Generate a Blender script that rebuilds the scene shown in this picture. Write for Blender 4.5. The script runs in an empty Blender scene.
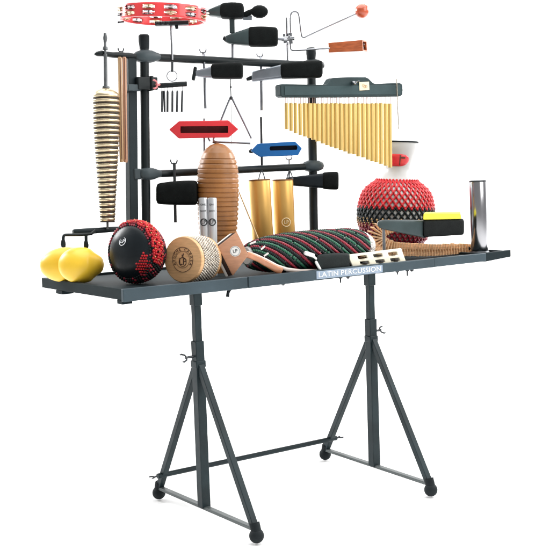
import bpy, bmesh, math, random
from math import sin, cos, pi, radians, sqrt, atan2
from mathutils import Vector as V, Matrix, noise

random.seed(7)
scene = bpy.context.scene
COL = scene.collection

# ------------------------------------------------------------------ camera
CAM = V((-2.4543, -3.3581, 1.2779))
YAW, PITCH, ROLL, FPX = 0.6197, 0.0930, -0.0339, 1074.1676     # focal length in 550-px units
fwd = V((sin(YAW) * cos(PITCH), cos(YAW) * cos(PITCH), -sin(PITCH)))
r0 = V((cos(YAW), -sin(YAW), 0)); u0 = r0.cross(fwd)
RT = cos(ROLL) * r0 + sin(ROLL) * u0
UP = -sin(ROLL) * r0 + cos(ROLL) * u0
E1 = r0.copy()                                   # horizontal, across the view
E3 = V((sin(YAW), cos(YAW), 0))                  # horizontal, away from the viewer
Z = V((0, 0, 1)); X = V((1, 0, 0)); Y = V((0, 1, 0))

cd = bpy.data.cameras.new('camera'); cam = bpy.data.objects.new('camera', cd); COL.objects.link(cam)
M = Matrix((RT, UP, -fwd)).transposed().to_4x4(); M.translation = CAM
cam.matrix_world = M
cd.sensor_width = 36; cd.lens = 36 * FPX / 550; cd.clip_end = 200; cd.clip_start = .05
scene.camera = cam

def ray(px, py): return fwd + RT * ((px - 275) / FPX) - UP * ((py - 275) / FPX)
def at(px, py, y):                                # the point of the upright plane Y = y seen at that place
    d = ray(px, py); return CAM + d * ((y - CAM.y) / d.y)
def atz(px, py, z):
    d = ray(px, py); return CAM + d * ((z - CAM.z) / d.z)
class Face:                                       # an upright plane square to E3 through a real point
    def __init__(s, px, py, y):
        s.A = at(px, py, y); s.m = (s.A - CAM).dot(fwd) / FPX
    def p(s, px, py, off=0.0):
        d = ray(px, py); a = s.A + E3 * off
        return CAM + d * ((a - CAM).dot(E3) / d.dot(E3))

class FaceX(Face):                                # the same, parallel to the table front
    def p(s, px, py, off=0.0): return at(px, py, s.A.y + off)

# ------------------------------------------------------------------ materials
def mat(name, col, rough=.5, metal=0.0, bump=0.0, bscale=60, var=0.0, vscale=8, coat=0.0, spec=.5, rvar=.0, stretch=None):
    m = bpy.data.materials.new(name); m.use_nodes = True
    nt = m.node_tree; b = nt.nodes['Principled BSDF']
    b.inputs['Base Color'].default_value = (*col, 1); b.inputs['Roughness'].default_value = rough
    b.inputs['Metallic'].default_value = metal; b.inputs['Coat Weight'].default_value = coat
    b.inputs['Coat Roughness'].default_value = .08
    b.inputs['Specular IOR Level'].default_value = spec
    tc = nt.nodes.new('ShaderNodeTexCoord'); src = tc.outputs['Object']
    if stretch:
        mp = nt.nodes.new('ShaderNodeMapping'); mp.inputs['Scale'].default_value = stretch
        nt.links.new(src, mp.inputs['Vector']); src = mp.outputs['Vector']
    def nz(scale, det=4):
        n = nt.nodes.new('ShaderNodeTexNoise'); n.inputs['Scale'].default_value = scale; n.inputs['Detail'].default_value = det
        nt.links.new(src, n.inputs['Vector']); return n
    if var:
        n = nz(vscale); r = nt.nodes.new('ShaderNodeValToRGB')
        r.color_ramp.elements[0].position = .3; r.color_ramp.elements[1].position = .7
        r.color_ramp.elements[0].color = (*[c * (1 - var) for c in col], 1)
        r.color_ramp.elements[1].color = (*[min(1, c * (1 + var)) for c in col], 1)
        nt.links.new(n.outputs['Fac'], r.inputs['Fac']); nt.links.new(r.outputs['Color'], b.inputs['Base Color'])
    if rvar:
        n = nz(vscale * 2 + 5); q = nt.nodes.new('ShaderNodeMapRange')
        q.inputs['To Min'].default_value = max(.03, rough - rvar); q.inputs['To Max'].default_value = min(1, rough + rvar)
        nt.links.new(n.outputs['Fac'], q.inputs['Value']); nt.links.new(q.outputs['Result'], b.inputs['Roughness'])
    if bump:
        n = nz(bscale, 3); k = nt.nodes.new('ShaderNodeBump'); k.inputs['Strength'].default_value = bump; k.inputs['Distance'].default_value = .004
        nt.links.new(n.outputs['Fac'], k.inputs['Height']); nt.links.new(k.outputs['Normal'], b.inputs['Normal'])
    return m

STEEL = mat('powder coated steel', (.011, .021, .0245), .45, 0, .08, 350, .3, 9, rvar=.12, spec=.24)
RAIL = mat('blue grey rail with front light', (.042, .064, .078), .5, 0, .05, 400, .2, 5, rvar=.08, spec=.25)  # paler than the rest of the coat: front light put into the colour
SHELF = mat('dark grey coated shelf', (.013, .021, .024), .65, 0, .05, 400, .2, 5, spec=.1)
BAR = mat('grey bar with top light', (.075, .088, .088), .45, .2, .05, 300, .2, 9)  # paler than the legs: light on the bar top put into the grey
RACK = mat('black coated tube', (.009, .014, .0155), .4, 0, .04, 300, .15, 6, rvar=.08, spec=.25)
RACKG = mat('grey coated tube', (.015, .024, .028), .48, 0, .05, 300, .15, 6, spec=.2)
CLAMP = mat('grey plastic clamp', (.046, .062, .069), .45, 0, .05, 200, .15, 10, spec=.25)
RUBBER = mat('black rubber', (.010, .014, .016), .7, 0, .1, 250, .2, 20, spec=.2)
CHROME = mat('chrome', (.34, .35, .37), .2, 1, 0, 60, .1, 30, rvar=.06)
ROD = mat('dull steel rod', (.22, .23, .25), .32, 1, 0, 60, .15, 30, rvar=.08)
DSTEEL = mat('dark steel', (.05, .055, .06), .38, .7, 0, 60, .2, 30)
BELLBLACK = mat('matte black bell part', (.0042, .0058, .0058), .7, 0, .35, 260, .3, 30, spec=.12)  # even black on the wide part of each bell
BELLG = mat('green grey enamel', (.036, .055, .057), .4, 0, .06, 150, .2, 12, rvar=.1, spec=.3)
BELLS = mat('brushed silver grey', (.22, .25, .28), .38, .5, .05, 200, .15, 20, rvar=.1)
BELLB = mat('blue black enamel', (.010, .015, .020), .45, 0, .05, 200, .2, 15, spec=.2)
BRASS = mat('pale brass', (.72, .60, .40), .30, .85, .02, 120, .12, 25, rvar=.08)
DBRASS = mat('dark bronze and gap shade', (.045, .032, .022), .5, .3, .05, 100, .3, 40)
GOLD = mat('gold lacquer', (.64, .45, .150), .38, .55, .03, 150, .08, 14, rvar=.08, stretch=(1, 1, .15))
GOLDT = mat('satin gold tube', (.64, .38, .105), .38, .55, .03, 90, .14, 9, rvar=.1, stretch=(1, 1, .2))
TAN = mat('tan stick wood', (.42, .27, .14), .5, 0, .1, 40, .18, 30, stretch=(8, 8, .6))
PINKW = mat('pinkish stick wood', (.42, .22, .13), .5, 0, .1, 40, .15, 30, stretch=(8, 8, .6))
DARKW = mat('dark groove', (.10, .035, .02), .6)
RED = mat('red plastic', (.68, .030, .040), .38, 0, .05, 120, .06, 9, coat=.2)
PINKRED = mat('bright red plastic', (.80, .055, .060), .32, 0, .04, 120, .06, 9, coat=.3)
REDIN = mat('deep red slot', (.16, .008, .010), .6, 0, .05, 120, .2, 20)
BLUE = mat('blue plastic', (.004, .115, .36), .34, 0, .05, 120, .10, 9, coat=.2)
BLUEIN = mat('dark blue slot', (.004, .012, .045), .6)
ORWOOD = mat('orange brown varnished wood', (.42, .105, .034), .3, 0, .05, 60, .25, 25, coat=.4, stretch=(1, 1, 5))
BALLW = mat('red brown varnished wood', (.46, .080, .030), .25, 0, .03, 60, .25, 30, coat=.5, stretch=(1, 1, 4))
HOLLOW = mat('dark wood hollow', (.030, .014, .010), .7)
MANTLE = mat('dark green grey mantle', (.022, .040, .043), .45, 0, .08, 120, .15, 12, rvar=.1, spec=.2)
MANTLEF = mat('lighter green grey mantle face', (.034, .060, .064), .45, 0, .08, 120, .12, 12, spec=.2)
CREAM = mat('cream paper', (.76, .66, .46), .7, 0, .05, 90, .12, 60)
CORD = mat('pinkish cord', (.50, .33, .30), .8)
GUIRO = mat('brown gourd', (.31, .128, .034), .42, 0, .14, 70, .28, 12, coat=.15, rvar=.1, stretch=(1, 1, .5))
SILVER = mat('silver grey tube', (.58, .60, .62), .34, .45, .04, 200, .06, 14, rvar=.08, stretch=(1, 1, .2))
INK = mat('black ink', (.012, .018, .022), .55)
BROWNINK = mat('burnt brown ink', (.045, .018, .008), .7)
WHITEINK = mat('white print', (.85, .87, .90), .5)
MAPLE = mat('pale maple wood', (.66, .39, .185), .42, 0, .08, 45, .14, 22, stretch=(1, 1, 6))
BEADS = mat('pale steel beads', (.62, .56, .48), .3, .35, 0, 60, .25, 60)
BLOCKW = mat('peach wood', (.58, .29, .17), .5, 0, .08, 50, .12, 25, stretch=(1, 1, 5))
HANDLEW = mat('reddish handle wood', (.50, .21, .105), .4, 0, .06, 50, .2, 25, coat=.2)
PALESTRIP = mat('pale tip and handle highlight', (.76, .66, .60), .4, 0, .05, 50, .1, 25)
WHITE = mat('white plastic', (.84, .83, .80), .35, 0, .04, 100, .04, 12)
GOURD = mat('white gourd shell', (.46, .465, .46), .45, 0, .06, 60, .05, 8, coat=.15)
BLACKG = mat('glossy black shell', (.006, .010, .013), .34, 0, .06, 60, .2, 12, rvar=.08, spec=.3)
BEADR = mat('red beads', (.50, .012, .018), .38, 0, 0, 60, .25, 50, spec=.35)
BEADDR = mat('dark red beads', (.27, .012, .030), .35, 0, 0, 60, .25, 50)
BEADB = mat('black beads', (.006, .011, .012), .45, 0, 0, 60, .3, 50, spec=.25)
BEADGN = mat('green beads', (.014, .115, .062), .35, 0, 0, 60, .25, 50)
BEADW = mat('white beads', (.80, .76, .74), .35)
BEADT = mat('tan beads', (.55, .33, .13), .45, 0, 0, 60, .25, 50)
IVORY = mat('ivory plastic', (.82, .77, .62), .38, 0, .04, 100, .05, 14)
SLAT = mat('brown slat wood', (.76, .46, .24), .5, 0, .1, 60, .3, 35, stretch=(1, 1, 4))
YELLOW = mat('yellow painted shell', (.90, .57, .035), .42, 0, .10, 26, .08, 9, coat=.1, rvar=.08)
YPAD = mat('bright yellow pad', (.84, .74, .03), .55, 0, .1, 120, .06, 20)
STRIP = mat('pale blue name strip', (.27, .34, .43), .45, 0, .05, 200, .1, 30)

# ------------------------------------------------------------------ mesh builder
class MB:
    def __init__(s): s.v = []; s.f = []
    def add(s, vs, fs):
        o = len(s.v); s.v += [V(p) for p in vs]; s.f += [[i + o for i in f] for f in fs]; return s
    def loft(s, rings, cap0=True, cap1=True, closed=True):
        n = len(rings[0]); vs = [p for r in rings for p in r]; fs = []
        for i in range(len(rings) - 1):
            for j in range(n if closed else n - 1):
                k = (j + 1) % n
                fs.append([i * n + j, i * n + k, (i + 1) * n + k, (i + 1) * n + j])
        if cap0: fs.append(list(range(n))[::-1])
        if cap1: fs.append([(len(rings) - 1) * n + j for j in range(n)])
        return s.add(vs, fs)
    def tube(s, pts, r, n=10, caps=True):
        pts = [V(p) for p in pts]; rings = []
        rr = r if isinstance(r, (list, tuple)) else [r] * len(pts)
        t0 = (pts[1] - pts[0]).normalized()
        a = t0.cross(Z if abs(t0.z) < .9 else X).normalized()
        for i, p in enumerate(pts):
            t = ((pts[min(i + 1, len(pts) - 1)] - p).normalized() + (p - pts[max(i - 1, 0)]).normalized())
            t = t.normalized() if t.length > 1e-6 else t0
            a = (a - t * a.dot(t)).normalized(); b = t.cross(a)
            rings.append([p + (a * cos(2 * pi * k / n) + b * sin(2 * pi * k / n)) * rr[i] for k in range(n)])
        return s.loft(rings, caps, caps)
    def bar(s, p, q, w, h, side=None):            # rectangular bar from p to q
        p, q = V(p), V(q); t = (q - p).normalized(); a = V(side) if side is not None else t.cross(Z if abs(t.z) < .9 else X)
        a = (a - t * a.dot(t)).normalized(); b = t.cross(a)
        ring = lambda c: [c + a * (w / 2) * i + b * (h / 2) * j for i, j in ((-1, -1), (1, -1), (1, 1), (-1, 1))]
        return s.loft([ring(p), ring(q)])
    def box(s, lo, hi):
        x0, y0, z0 = lo; x1, y1, z1 = hi
        return s.add([(x0, y0, z0), (x1, y0, z0), (x1, y1, z0), (x0, y1, z0), (x0, y0, z1), (x1, y0, z1), (x1, y1, z1), (x0, y1, z1)],
                     [[0, 3, 2, 1], [4, 5, 6, 7], [0, 1, 5, 4], [1, 2, 6, 5], [2, 3, 7, 6], [3, 0, 4, 7]])
    def prism(s, poly, vec):
        vec = V(vec); return s.loft([[V(p) for p in poly], [V(p) + vec for p in poly]])
    def lathe(s, prof, o, ax=Z, n=40, cap=True):
        ax = V(ax).normalized(); a = ax.cross(Y if abs(ax.y) < .9 else X).normalized(); b = ax.cross(a); o = V(o)
        rings = [[o + ax * h + (a * cos(2 * pi * k / n) + b * sin(2 * pi * k / n)) * max(r, 1e-4) for k in range(n)] for r, h in prof]
        return s.loft(rings, cap, cap)
    def ball(s, c, r, sub=1, ax=None):
        vs, fs = ICO[sub]; c = V(c)
        if ax: return s.add([c + ax[0] * v.x + ax[1] * v.y + ax[2] * v.z for v in vs], fs)
        return s.add([c + v * r for v in vs], fs)
    def torus(s, c, u, v, R, r, n=28, m=8):
        c, u, v = V(c), V(u), V(v); w = u.cross(v).normalized()
        rings = []
        for i in range(n + 1):
            a = 2 * pi * i / n; d = u * cos(a) + v * sin(a)
            rings.append([c + d * R + (d.normalized() * cos(2 * pi * k / m) + w * sin(2 * pi * k / m)) * r for k in range(m)])
        return s.loft(rings, False, False)
    def wingnut(s, c, d, w, size):                # two ears about c, stem along d, ears spread along w
        c, d, w = V(c), V(d).normalized(), V(w).normalized()
        s.tube([c - d * size * .6, c + d * size * .25], size * .22, 8)
        for k in (-1, 1):
            s.tube([c + w * k * size * .1, c + w * k * size * .5 + d * size * .15, c + w * k * size * .75 + d * size * .7, c + w * k * size * .68 + d * size * 1.05],
                   [size * .16, size * .17, size * .18, size * .10], 8)
        return s
    def text(s, string, size, o, ux, uy, ext=.0006):
        vs, fs = text_mesh(string, size, ext); o, ux, uy = V(o), V(ux).normalized(), V(uy).normalized(); un = ux.cross(uy)
        return s.add([o + ux * a.x + uy * a.y + un * a.z for a in vs], fs)
    def build(s, name, m, parent=None, bevel=0, smooth=38, solid=0, seg=2, sub=0):
        off = root_of(parent).location if parent else V((0, 0, 0))
        me = bpy.data.meshes.new(name); me.from_pydata([p - off for p in s.v], [], s.f)
        bm = bmesh.new(); bm.from_mesh(me); bmesh.ops.recalc_face_normals(bm, faces=bm.faces)
        for f in bm.faces: f.smooth = True
        bm.to_mesh(me); bm.free(); me.set_sharp_from_angle(angle=radians(smooth))
        me.materials.append(m)
        o = bpy.data.objects.new(name, me); COL.objects.link(o)
        if parent: o.parent = parent
        if solid:
            k = o.modifiers.new('thickness', 'SOLIDIFY'); k.thickness = solid; k.offset = 0
        if sub:
            k = o.modifiers.new('subdivision', 'SUBSURF'); k.levels = sub; k.render_levels = sub
        if bevel:
            k = o.modifiers.new('bevel', 'BEVEL'); k.width = bevel; k.segments = seg; k.limit_method = 'ANGLE'; k.angle_limit = radians(35)
            k.harden_normals = False
        return o

ICO = {}
for sb in (1, 2, 3):
    bm = bmesh.new(); bmesh.ops.create_icosphere(bm, subdivisions=sb, radius=1)
    bm.verts.ensure_lookup_table(); ICO[sb] = ([v.co.copy() for v in bm.verts], [[v.index for v in f.verts] for f in bm.faces]); bm.free()

def root_of(o):
    while o.parent: o = o.parent
    return o
def text_mesh(string, size, ext):
    cu = bpy.data.curves.new('lettering', 'FONT'); cu.body = string; cu.size = size; cu.align_x = 'CENTER'; cu.align_y = 'CENTER'
    cu.extrude = ext; cu.resolution_u = 3
    o = bpy.data.objects.new('lettering', cu); COL.objects.link(o)
    bpy.context.view_layer.update()
    me = bpy.data.meshes.new_from_object(o.evaluated_get(bpy.context.evaluated_depsgraph_get()))
    vs = [v.co.copy() for v in me.vertices]; fs = [list(p.vertices) for p in me.polygons]
    bpy.data.objects.remove(o); bpy.data.curves.remove(cu); bpy.data.meshes.remove(me)
    return vs, fs
def tag(o, label, cat, group=None):
    o['label'] = label; o['category'] = cat
    if group: o['group'] = group
    return o
def thing(name, label, cat, loc, group=None):
    o = bpy.data.objects.new(name, None); COL.objects.link(o); o.location = loc; o.empty_display_size = .05
    return tag(o, label, cat, group)
def sec(c, u, v, e=.5, n=24):                    # rounded-rectangle section
    g = lambda x: math.copysign(abs(x) ** e, x)
    return [V(c) + V(u) * g(cos(2 * pi * k / n)) + V(v) * g(sin(2 * pi * k / n)) for k in range(n)]
def smoothpath(pts, k=6):
    pts = [V(p) for p in pts]; out = []
    for i in range(len(pts) - 1):
        p0, p1, p2, p3 = pts[max(i - 1, 0)], pts[i], pts[i + 1], pts[min(i + 2, len(pts) - 1)]
        for j in range(k):
            t = j / k
            out.append(.5 * ((2 * p1) + (p2 - p0) * t + (2 * p0 - 5 * p1 + 4 * p2 - p3) * t * t + (3 * p1 - p0 - 3 * p2 + p3) * t ** 3))
    return out + [pts[-1]]
def interp(tab, x):
    for (a, b), (c, d) in zip(tab, tab[1:]):
        if x <= c: return b + (d - b) * (x - a) / (c - a)
    return tab[-1][1]

# ------------------------------------------------------------------ the setting: white studio sweep
WHITEP = mat('white studio paper', (.96, .96, .96), .9, 0, .02, 200, .004, 2, spec=.1)
b = MB(); prof = [(-9, 0), (2.5, 0)]
for i in range(1, 13):
    a = pi / 2 * i / 12; prof.append((2.5 + 2.2 * sin(a), 2.2 - 2.2 * cos(a)))
prof.append((4.7, 6.5))
b.loft([[V((0, 0, 0)) + E1 * s + E3 * d + Z * h for d, h in prof] for s in (-9, -4.5, 0, 4.5, 9)], False, False, closed=False)
o = b.build('backdrop', WHITEP, smooth=60); o['kind'] = 'structure'

# ------------------------------------------------------------------ the table
ZT, ZF = .8986, .8885
XL, XR, YB, YF = -.7241, 1.0869, .683, -.02
tb = thing('percussion_table', 'long dark steel table on two A frame legs, carrying all the instruments', 'table', (.2, .3, 0))
xs = [XL, at(248, 280, YF).x, at(434, 262, YF).x, XR]
for i in range(3):
    p = YF if i != 1 else YF - .003
    b = MB(); xa, xb = xs[i] + (.0012 if i else 0), xs[i + 1] - (.0012 if i < 2 else 0); hz = lambda x: ZT - .0455 + .0048 * (x - XL)
    b.prism([(xa, p, hz(xa)), (xb, p, hz(xb)), (xb, p, ZT), (xa, p, ZT)], (0, YF + .018 - p, 0))
    b.build('front_rail', RAIL, tb, .0022)
b = MB(); b.box((XL + .0012, YF + .0185, ZF - .03), (XL + .02, YB, ZT - .0006)); b.build('side_rail', SHELF, tb, .002)
b = MB(); b.box((XR - .0186, YF + .0185, ZF - .024), (XR - .0006, YB, ZT - .0006)); b.build('side_rail', SHELF, tb, .002)
b = MB(); b.box((XL + .0205, YB - .018, ZF - .03), (XR - .019, YB, ZT - .0006)); b.build('back_rail', SHELF, tb, .002)
b = MB()
for i in range(3):
    b.box((max(xs[i], XL + .0205) + .001, YF + .019, ZF - .006), (min(xs[i + 1], XR - .019) - .001, YB - .019, ZF))
b.build('tray', SHELF, tb, .001)
# end shelf past the front rails
b = MB(); x0, x1 = XR + .0006, at(510.8, 250, YF + .01).x
b.box((x0, YF + .030, ZF - .006), (x1 - .013, .30, ZF))
b.prism([(x0, YF + .010, ZT - .040), (x1, YF + .010, ZT - .029), (x1, YF + .010, ZT + .002), (x0, YF + .010, ZT - .001)], (0, .019, 0))
b.box((x1 - .012, YF + .0295, ZF - .016), (x1 - .0005, .30, ZT - .0015)); b.box((x0, .3005, ZF - .016), (x1, .312, ZT - .0015))
b.build('end_shelf', SHELF, tb, .0015)
# name strip on the middle front rail
xa, xb = at(316, 279, YF).x, at(382, 271, YF).x; yn = YF - .0036
b = MB(); b.box((xa, yn - .001, ZT - .0365), (xb, yn + .0008, ZT - .005)); st = b.build('name_strip', STRIP, tb, .0005)
st['label'] = 'pale strip with white lettering'
b = MB(); b.text('LATIN PERCUSSION', .0275, ((xa + xb) / 2, yn - .0016, ZT - .0208), X, Z, .0004)
w = max(p.x for p in b.v) - min(p.x for p in b.v); cx = (xa + xb) / 2
for p in b.v: p.x = cx + (p.x - cx) * (xb - xa) * .94 / w
b.build('lettering', WHITEINK, st)
# screws, clips and a strap hanging under the front rails
for px, l in ((340.5, .022), (348, .010), (397.5, .014), (407.5, .024), (283, .008), (412, .008)):
    c = at(px, 280, 0); b = MB(); b.tube([(c.x, 0, ZT - .030), (c.x, 0, ZT - .042 - l)], [.004, .003], 8)
    b.tube([(c.x, 0, ZT - .030), (c.x, 0, ZT - .046)], .008, 10); b.build('screw', DSTEEL, tb)
c = at(229, 291, .01)
b = MB(); b.tube(smoothpath([at(238, 287.5, .0), at(232, 288, .0), at(228.5, 291.5, .0), at(227.5, 297, .0)]), .0065, 8); b.build('strap', RUBBER, tb)
b = MB(); q = atz(62, 291, ZF - .034); b.box((XL + .001, q.y - .03, ZF - .045), (XL + .05, q.y + .03, ZF - .0305)); b.build('bracket', SHELF, tb, .002)
b = MB(); b.box((XL + .004, YF + .0195, ZT - .056), (XL + .045, YF + .06, ZF - .0305)); b.build('bracket', SHELF, tb, .002)

SP = {-1: (.6819, -.0035, 341, 362, 196.9), 1: (.7038, .0415, 319, 337, 369.6)}
hubs = {}
for s in (-1, 1):
    d, th, py0, py1, pxc = SP[s]; c = V((s * .8387 / 2, 0, 0)); v = V((sin(th), cos(th), 0)); w = V((v.y, -v.x, 0))
    zc0 = at(pxc, py0, 0).z; zc1 = at(pxc, py1, 0).z
    b = MB(); b.bar(c + Z * (zc0 - .05), c + Z * (ZF - .007), .0275, .0275, w); pole = b.build('pole', STEEL, tb, .002)
    b = MB(); b.bar(c + Z * (ZT - .088), c + Z * (ZF - .0075), .036, .036, w); b.build('top_socket', STEEL, tb, .003)
    b = MB(); b.bar(c + Z * .052, c + Z * zc0, .036, .036, w); b.build('pole', STEEL, tb, .002)
    b = MB(); b.bar(c + Z * (zc1 - .02), c + Z * (zc1 + .006), .042, .042, w); b.build('collar', STEEL, tb, .003)
    side = X * s
    b = MB(); k = c + Z * (zc1 + .022) + side * .02
    b.tube([k, k + side * .022], .005, 8); b.wingnut(k + side * .030, side, Z * .8 + Y * .6, .021); b.build('wing_bolt', DSTEEL, tb)
    for e in (1, -1):
        foot = c + v * e * d / 2 + Z * .03
        top = c + Z * (zc1 - .012) + v * e * .012
        b = MB(); b.bar(foot + Z * .02 - v * e * .006, top, .024, .024, w); lg = b.build('leg', STEEL, tb, .002)
        b = MB(); b.ball(foot, .0265, 3); b.tube([foot + Z * .012, foot + Z * .044 - v * e * .011], .0185, 14); b.build('rubber_foot', RUBBER, lg)
        hubs[(s, e)] = (foot, top)
    b = MB(); a0 = hubs[(s, 1)][0] + Z * .022 - v * .012; a1 = hubs[(s, -1)][0] + Z * .022 + v * .012
    b.bar(a0, a1, .022, .012, w); b.build('base_bar', BAR, tb, .0015)
ends = []
for s, f in ((-1, .15), (1, .14)):
    ft, tp = hubs[(s, 1)]; ends.append(ft.lerp(tp, f) + V((0, .0, 0)))
b = MB(); dx = (ends[1] - ends[0]).normalized(); b.tube([ends[0] - dx * .03, ends[1] + dx * .03], .0105, 12); b.build('brace_bar', STEEL, tb)
for e, s in ((ends[0], -1), (ends[1], 1)):
    b = MB(); b.wingnut(e + dx * s * .045, dx * s, Y, .017); b.build('wing_bolt', DSTEEL, tb)

# ------------------------------------------------------------------ the rack
YR = .45
rk = thing('instrument_rack', 'black tube rack of upright posts and two cross bars standing at the table back', 'rack', (.08, YR, ZF))
def post(pt, pb, r, m, square=False, y=YR):
    t, q = at(*pt, y), at(*pb, y); d = (q - t); foot = t + d * ((ZF + .001 - t.z) / d.z)
    b = MB()
    if square: b.bar(t, foot, r * 2, r * 2, X)
    else: b.tube([t, foot], r, 20)
    return t, foot, b.build('post', m, rk, .002 if square else 0)
t1, f1, _ = post((130.5, 57), (132.3, 225), .0185, RACKG, True, YR + .01)
t2, f2, p2 = post((144.3, 46), (146.2, 225), .0185, RACK)
t3, f3, p3 = post((311.2, 58), (313.8, 230), .0195, RACK)
for t, po in ((t2, p2), (t3, p3)):
    b = MB(); b.lathe([(0, .045), (.017, .045), (.0215, .040), (.022, .018), (.019, -.012), (0, -.012)], t, Z, 24); b.build('end_cap', RUBBER, po)
for f in (f1, f2, f3):
    b = MB(); b.lathe([(.0, .012), (.034, .012), (.04, .0005), (0, .0005)], V((f.x, f.y, ZF)), Z, 24); b.build('foot_flange', RACK, rk)
u0p, u1p = at(150, 57.2, YR), at(316, 65.5, YR)
b = MB(); b.tube([u0p, u1p], .0165, 20); b.build('cross_bar', RACK, rk)
l0p, l1p = at(150, 174.3, YR), at(313, 166.3, YR)
b = MB(); b.tube([l0p, l1p], .0155, 20); b.build('cross_bar', RACK, rk)
def clampb(px, py, w0, w1, tip=False, m=CLAMP):
    c = at(px, py, YR); s = (c - CAM).dot(fwd) / FPX / .81
    b = MB(); rows = [(-w0, .4), (-w0 * .75, .85), (-w0 * .3, 1.15), (0, 1.2), (w1 * .4, 1.1), (w1 * .75, .8), (w1, .62 if not tip else .15)]
    b.loft([sec(c + X * s * a, Z * .0225 * h, Y * .026 * h, .7, 20) for a, h in rows]); return b.build('clamp', m, rk)
clampb(145, 56.5, 10, 13); clampb(146, 174, 7, 13); clampb(312, 166, 9, 12, True); clampb(312.5, 65, 9, 10, m=RACK)
b = MB(); c = at(139.5, 174, YR); b.box((c.x - .03, YR - .014, c.z - .022), (c.x + .0, YR + .014, c.z + .022)); b.build('clamp', CLAMP, rk, .005)
c0, c1 = at(134, 84, YR), at(154, 84, YR)
b = MB(); b.box((c0.x, YR - .034, c0.z - .024), (c1.x, YR + .03, c0.z + .026)); b.box((c1.x - .035, YR - .042, c0.z - .028), (c1.x - .022, YR + .03, c0.z + .03)); b.build('clamp', RACK, rk, .004)
c = at(131, 88, YR); b = MB(); b.box((c.x - .028, YR - .03, c.z - .014), (c.x + .03, YR + .03, c.z + .012)); b.build('clamp', CLAMP, rk, .003)
# top arm towards the bell tree
b = MB(); rows = [(94.5, 54.2, .25), (97, 53.8, .75), (101, 53.5, .95), (106, 54, .8), (112, 55, .9), (120, 55.2, 1.0), (128, 55.5, .9), (136, 56.5, .85)]
b.loft([sec(at(x, y, YR), Z * .0125 * h, Y * .017 * h, .8, 18) for x, y, h in rows]); b.build('arm', RACK, rk)
b = MB(); b.wingnut(at(121, 52, YR), Z, X, .016); b.build('wing_bolt', DSTEEL, rk)
# bottom arm and the two-pronged bracket on it
b = MB(); rows = [(73, 231.8, .6), (74.5, 231.7, .95), (90, 231, 1.05), (110, 229.5, .95), (133, 228, .9)]
b.loft([sec(at(x, y, YR), Z * .0115 * h, Y * .014 * h, .7, 18) for x, y, h in rows]); b.build('arm', RACKG, rk)
b = MB(); YK = YR - .03
b.tube([at(95, 230.8, YR - .016), at(91, 234, YK), at(80, 234.7, YK), at(66, 234.8, YK), at(63.8, 235.6, YK), at(63.3, 238, YK), at(63.3, 246, YK)], .0062, 10)
b.tube([at(86, 234.5, YK), at(86.1, 247, YK)], .0062, 10)
for x in (63.3, 86.1):
    c = at(x, 243.5 + (1 if x > 70 else 0), YK); b.lathe([(0, .014), (.0075, .013), (.010, -.003), (.008, -.014), (0, -.0155)], c, Z, 14)
b.build('prong_bracket', RACK, rk)

# ------------------------------------------------------------------ bell tree
TP, BP = at(105, 33, YR - .022), at(107.6, 229, YR - .022); AX = (TP - BP).normalized()
bt = thing('bell_tree', 'tall tapering stack of brass bowl bells hanging on a rod at the rack end', 'bell tree', BP)
b = MB(); L = (TP - BP).length
def bp(py): return BP + AX * (L * (229 - py) / 196)
b.tube([BP, TP], .0048, 12)
b.tube([bp(54), bp(86)], .0075, 12); b.lathe([(.0, .02), (.006, .018), (.009, .0), (.006, -.016), (0, -.018)], bp(38), AX, 14)
b.lathe([(0, .008), (.010, .006), (.011, -.006), (0, -.008)], bp(48), AX, 14)
b.lathe([(0, .006), (.014, .006), (.016, -.002), (0, -.006)], bp(87), AX, 16)
b.build('rod', mat('grey steel shaft', (.13, .14, .145), .4, .6, .03, 200, .2, 40), bt)
RT_ = [(90, 13.2), (97, 13.8), (122, 13.8), (150, 12.4), (170, 11.0), (200, 9.0), (220, 7.9)]
sp = (219 - 95.5) / 25; mpx = (TP - CAM).dot(fwd) / FPX; dz = sp * mpx
b = MB()
for k in range(26):
    py = 95.5 + k * sp; r = interp(RT_, py) * mpx
    b.lathe([(0, -dz * .34), (r * .945, -dz * .36), (r * .945, -dz * .64), (0, -dz * .66)], bp(py), AX, 28)
b.build('gap_shade_spacer', DBRASS, bt)  # discs between the bells, coloured dark for the shade in the gaps
for k in range(26):
    py = 95.5 + k * sp; r = interp(RT_, py) * mpx; h = dz * .355
    pr_ = [(r * .10, h), (r * .84, h), (r * .93, h * .86), (r * .985, h * .5), (r, 0), (r * .985, -h * .5), (r * .94, -h * .88), (r * .86, -h), (r * .10, -h * .9)]
    if k == 0: pr_ = [(r * .08, h * 4.6), (r * .3, h * 4.3), (r * .62, h * 3.4), (r * .86, h * 2.0), (r * .96, h)] + pr_[4:]
    b = MB(); b.lathe(pr_, bp(py), AX, 40); b.build('bell', BRASS, bt)
# pair of slim sticks
for i, (x0, x1, m, lab) in enumerate(((119.7, 121.6, TAN, 'slim tan wooden stick hanging beside the bell tree, the left of two'), (124.2, 125.6, PINKW, 'slim pinkish wooden stick hanging against the rack post, the right of two'))):
    y = YR - .03; p, q = at(x0, 57, y), at(x1, 162.5, y)
    root = thing('wooden_stick', lab, 'stick', q, 'slim sticks beside the bell tree')
    b = MB(); b.tube([p, p.lerp(q, .01), p.lerp(q, .98), q], [.006, .0085, .0085, .007], 14); b.build('shaft', m, root)
    b = MB(); n = -E3 * .0082 + E1 * (.002 if i else .003); b.tube([p.lerp(q, .01) + n, p.lerp(q, .97) + n], .0014, 6); b.build('groove', DARKW, root)

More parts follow.
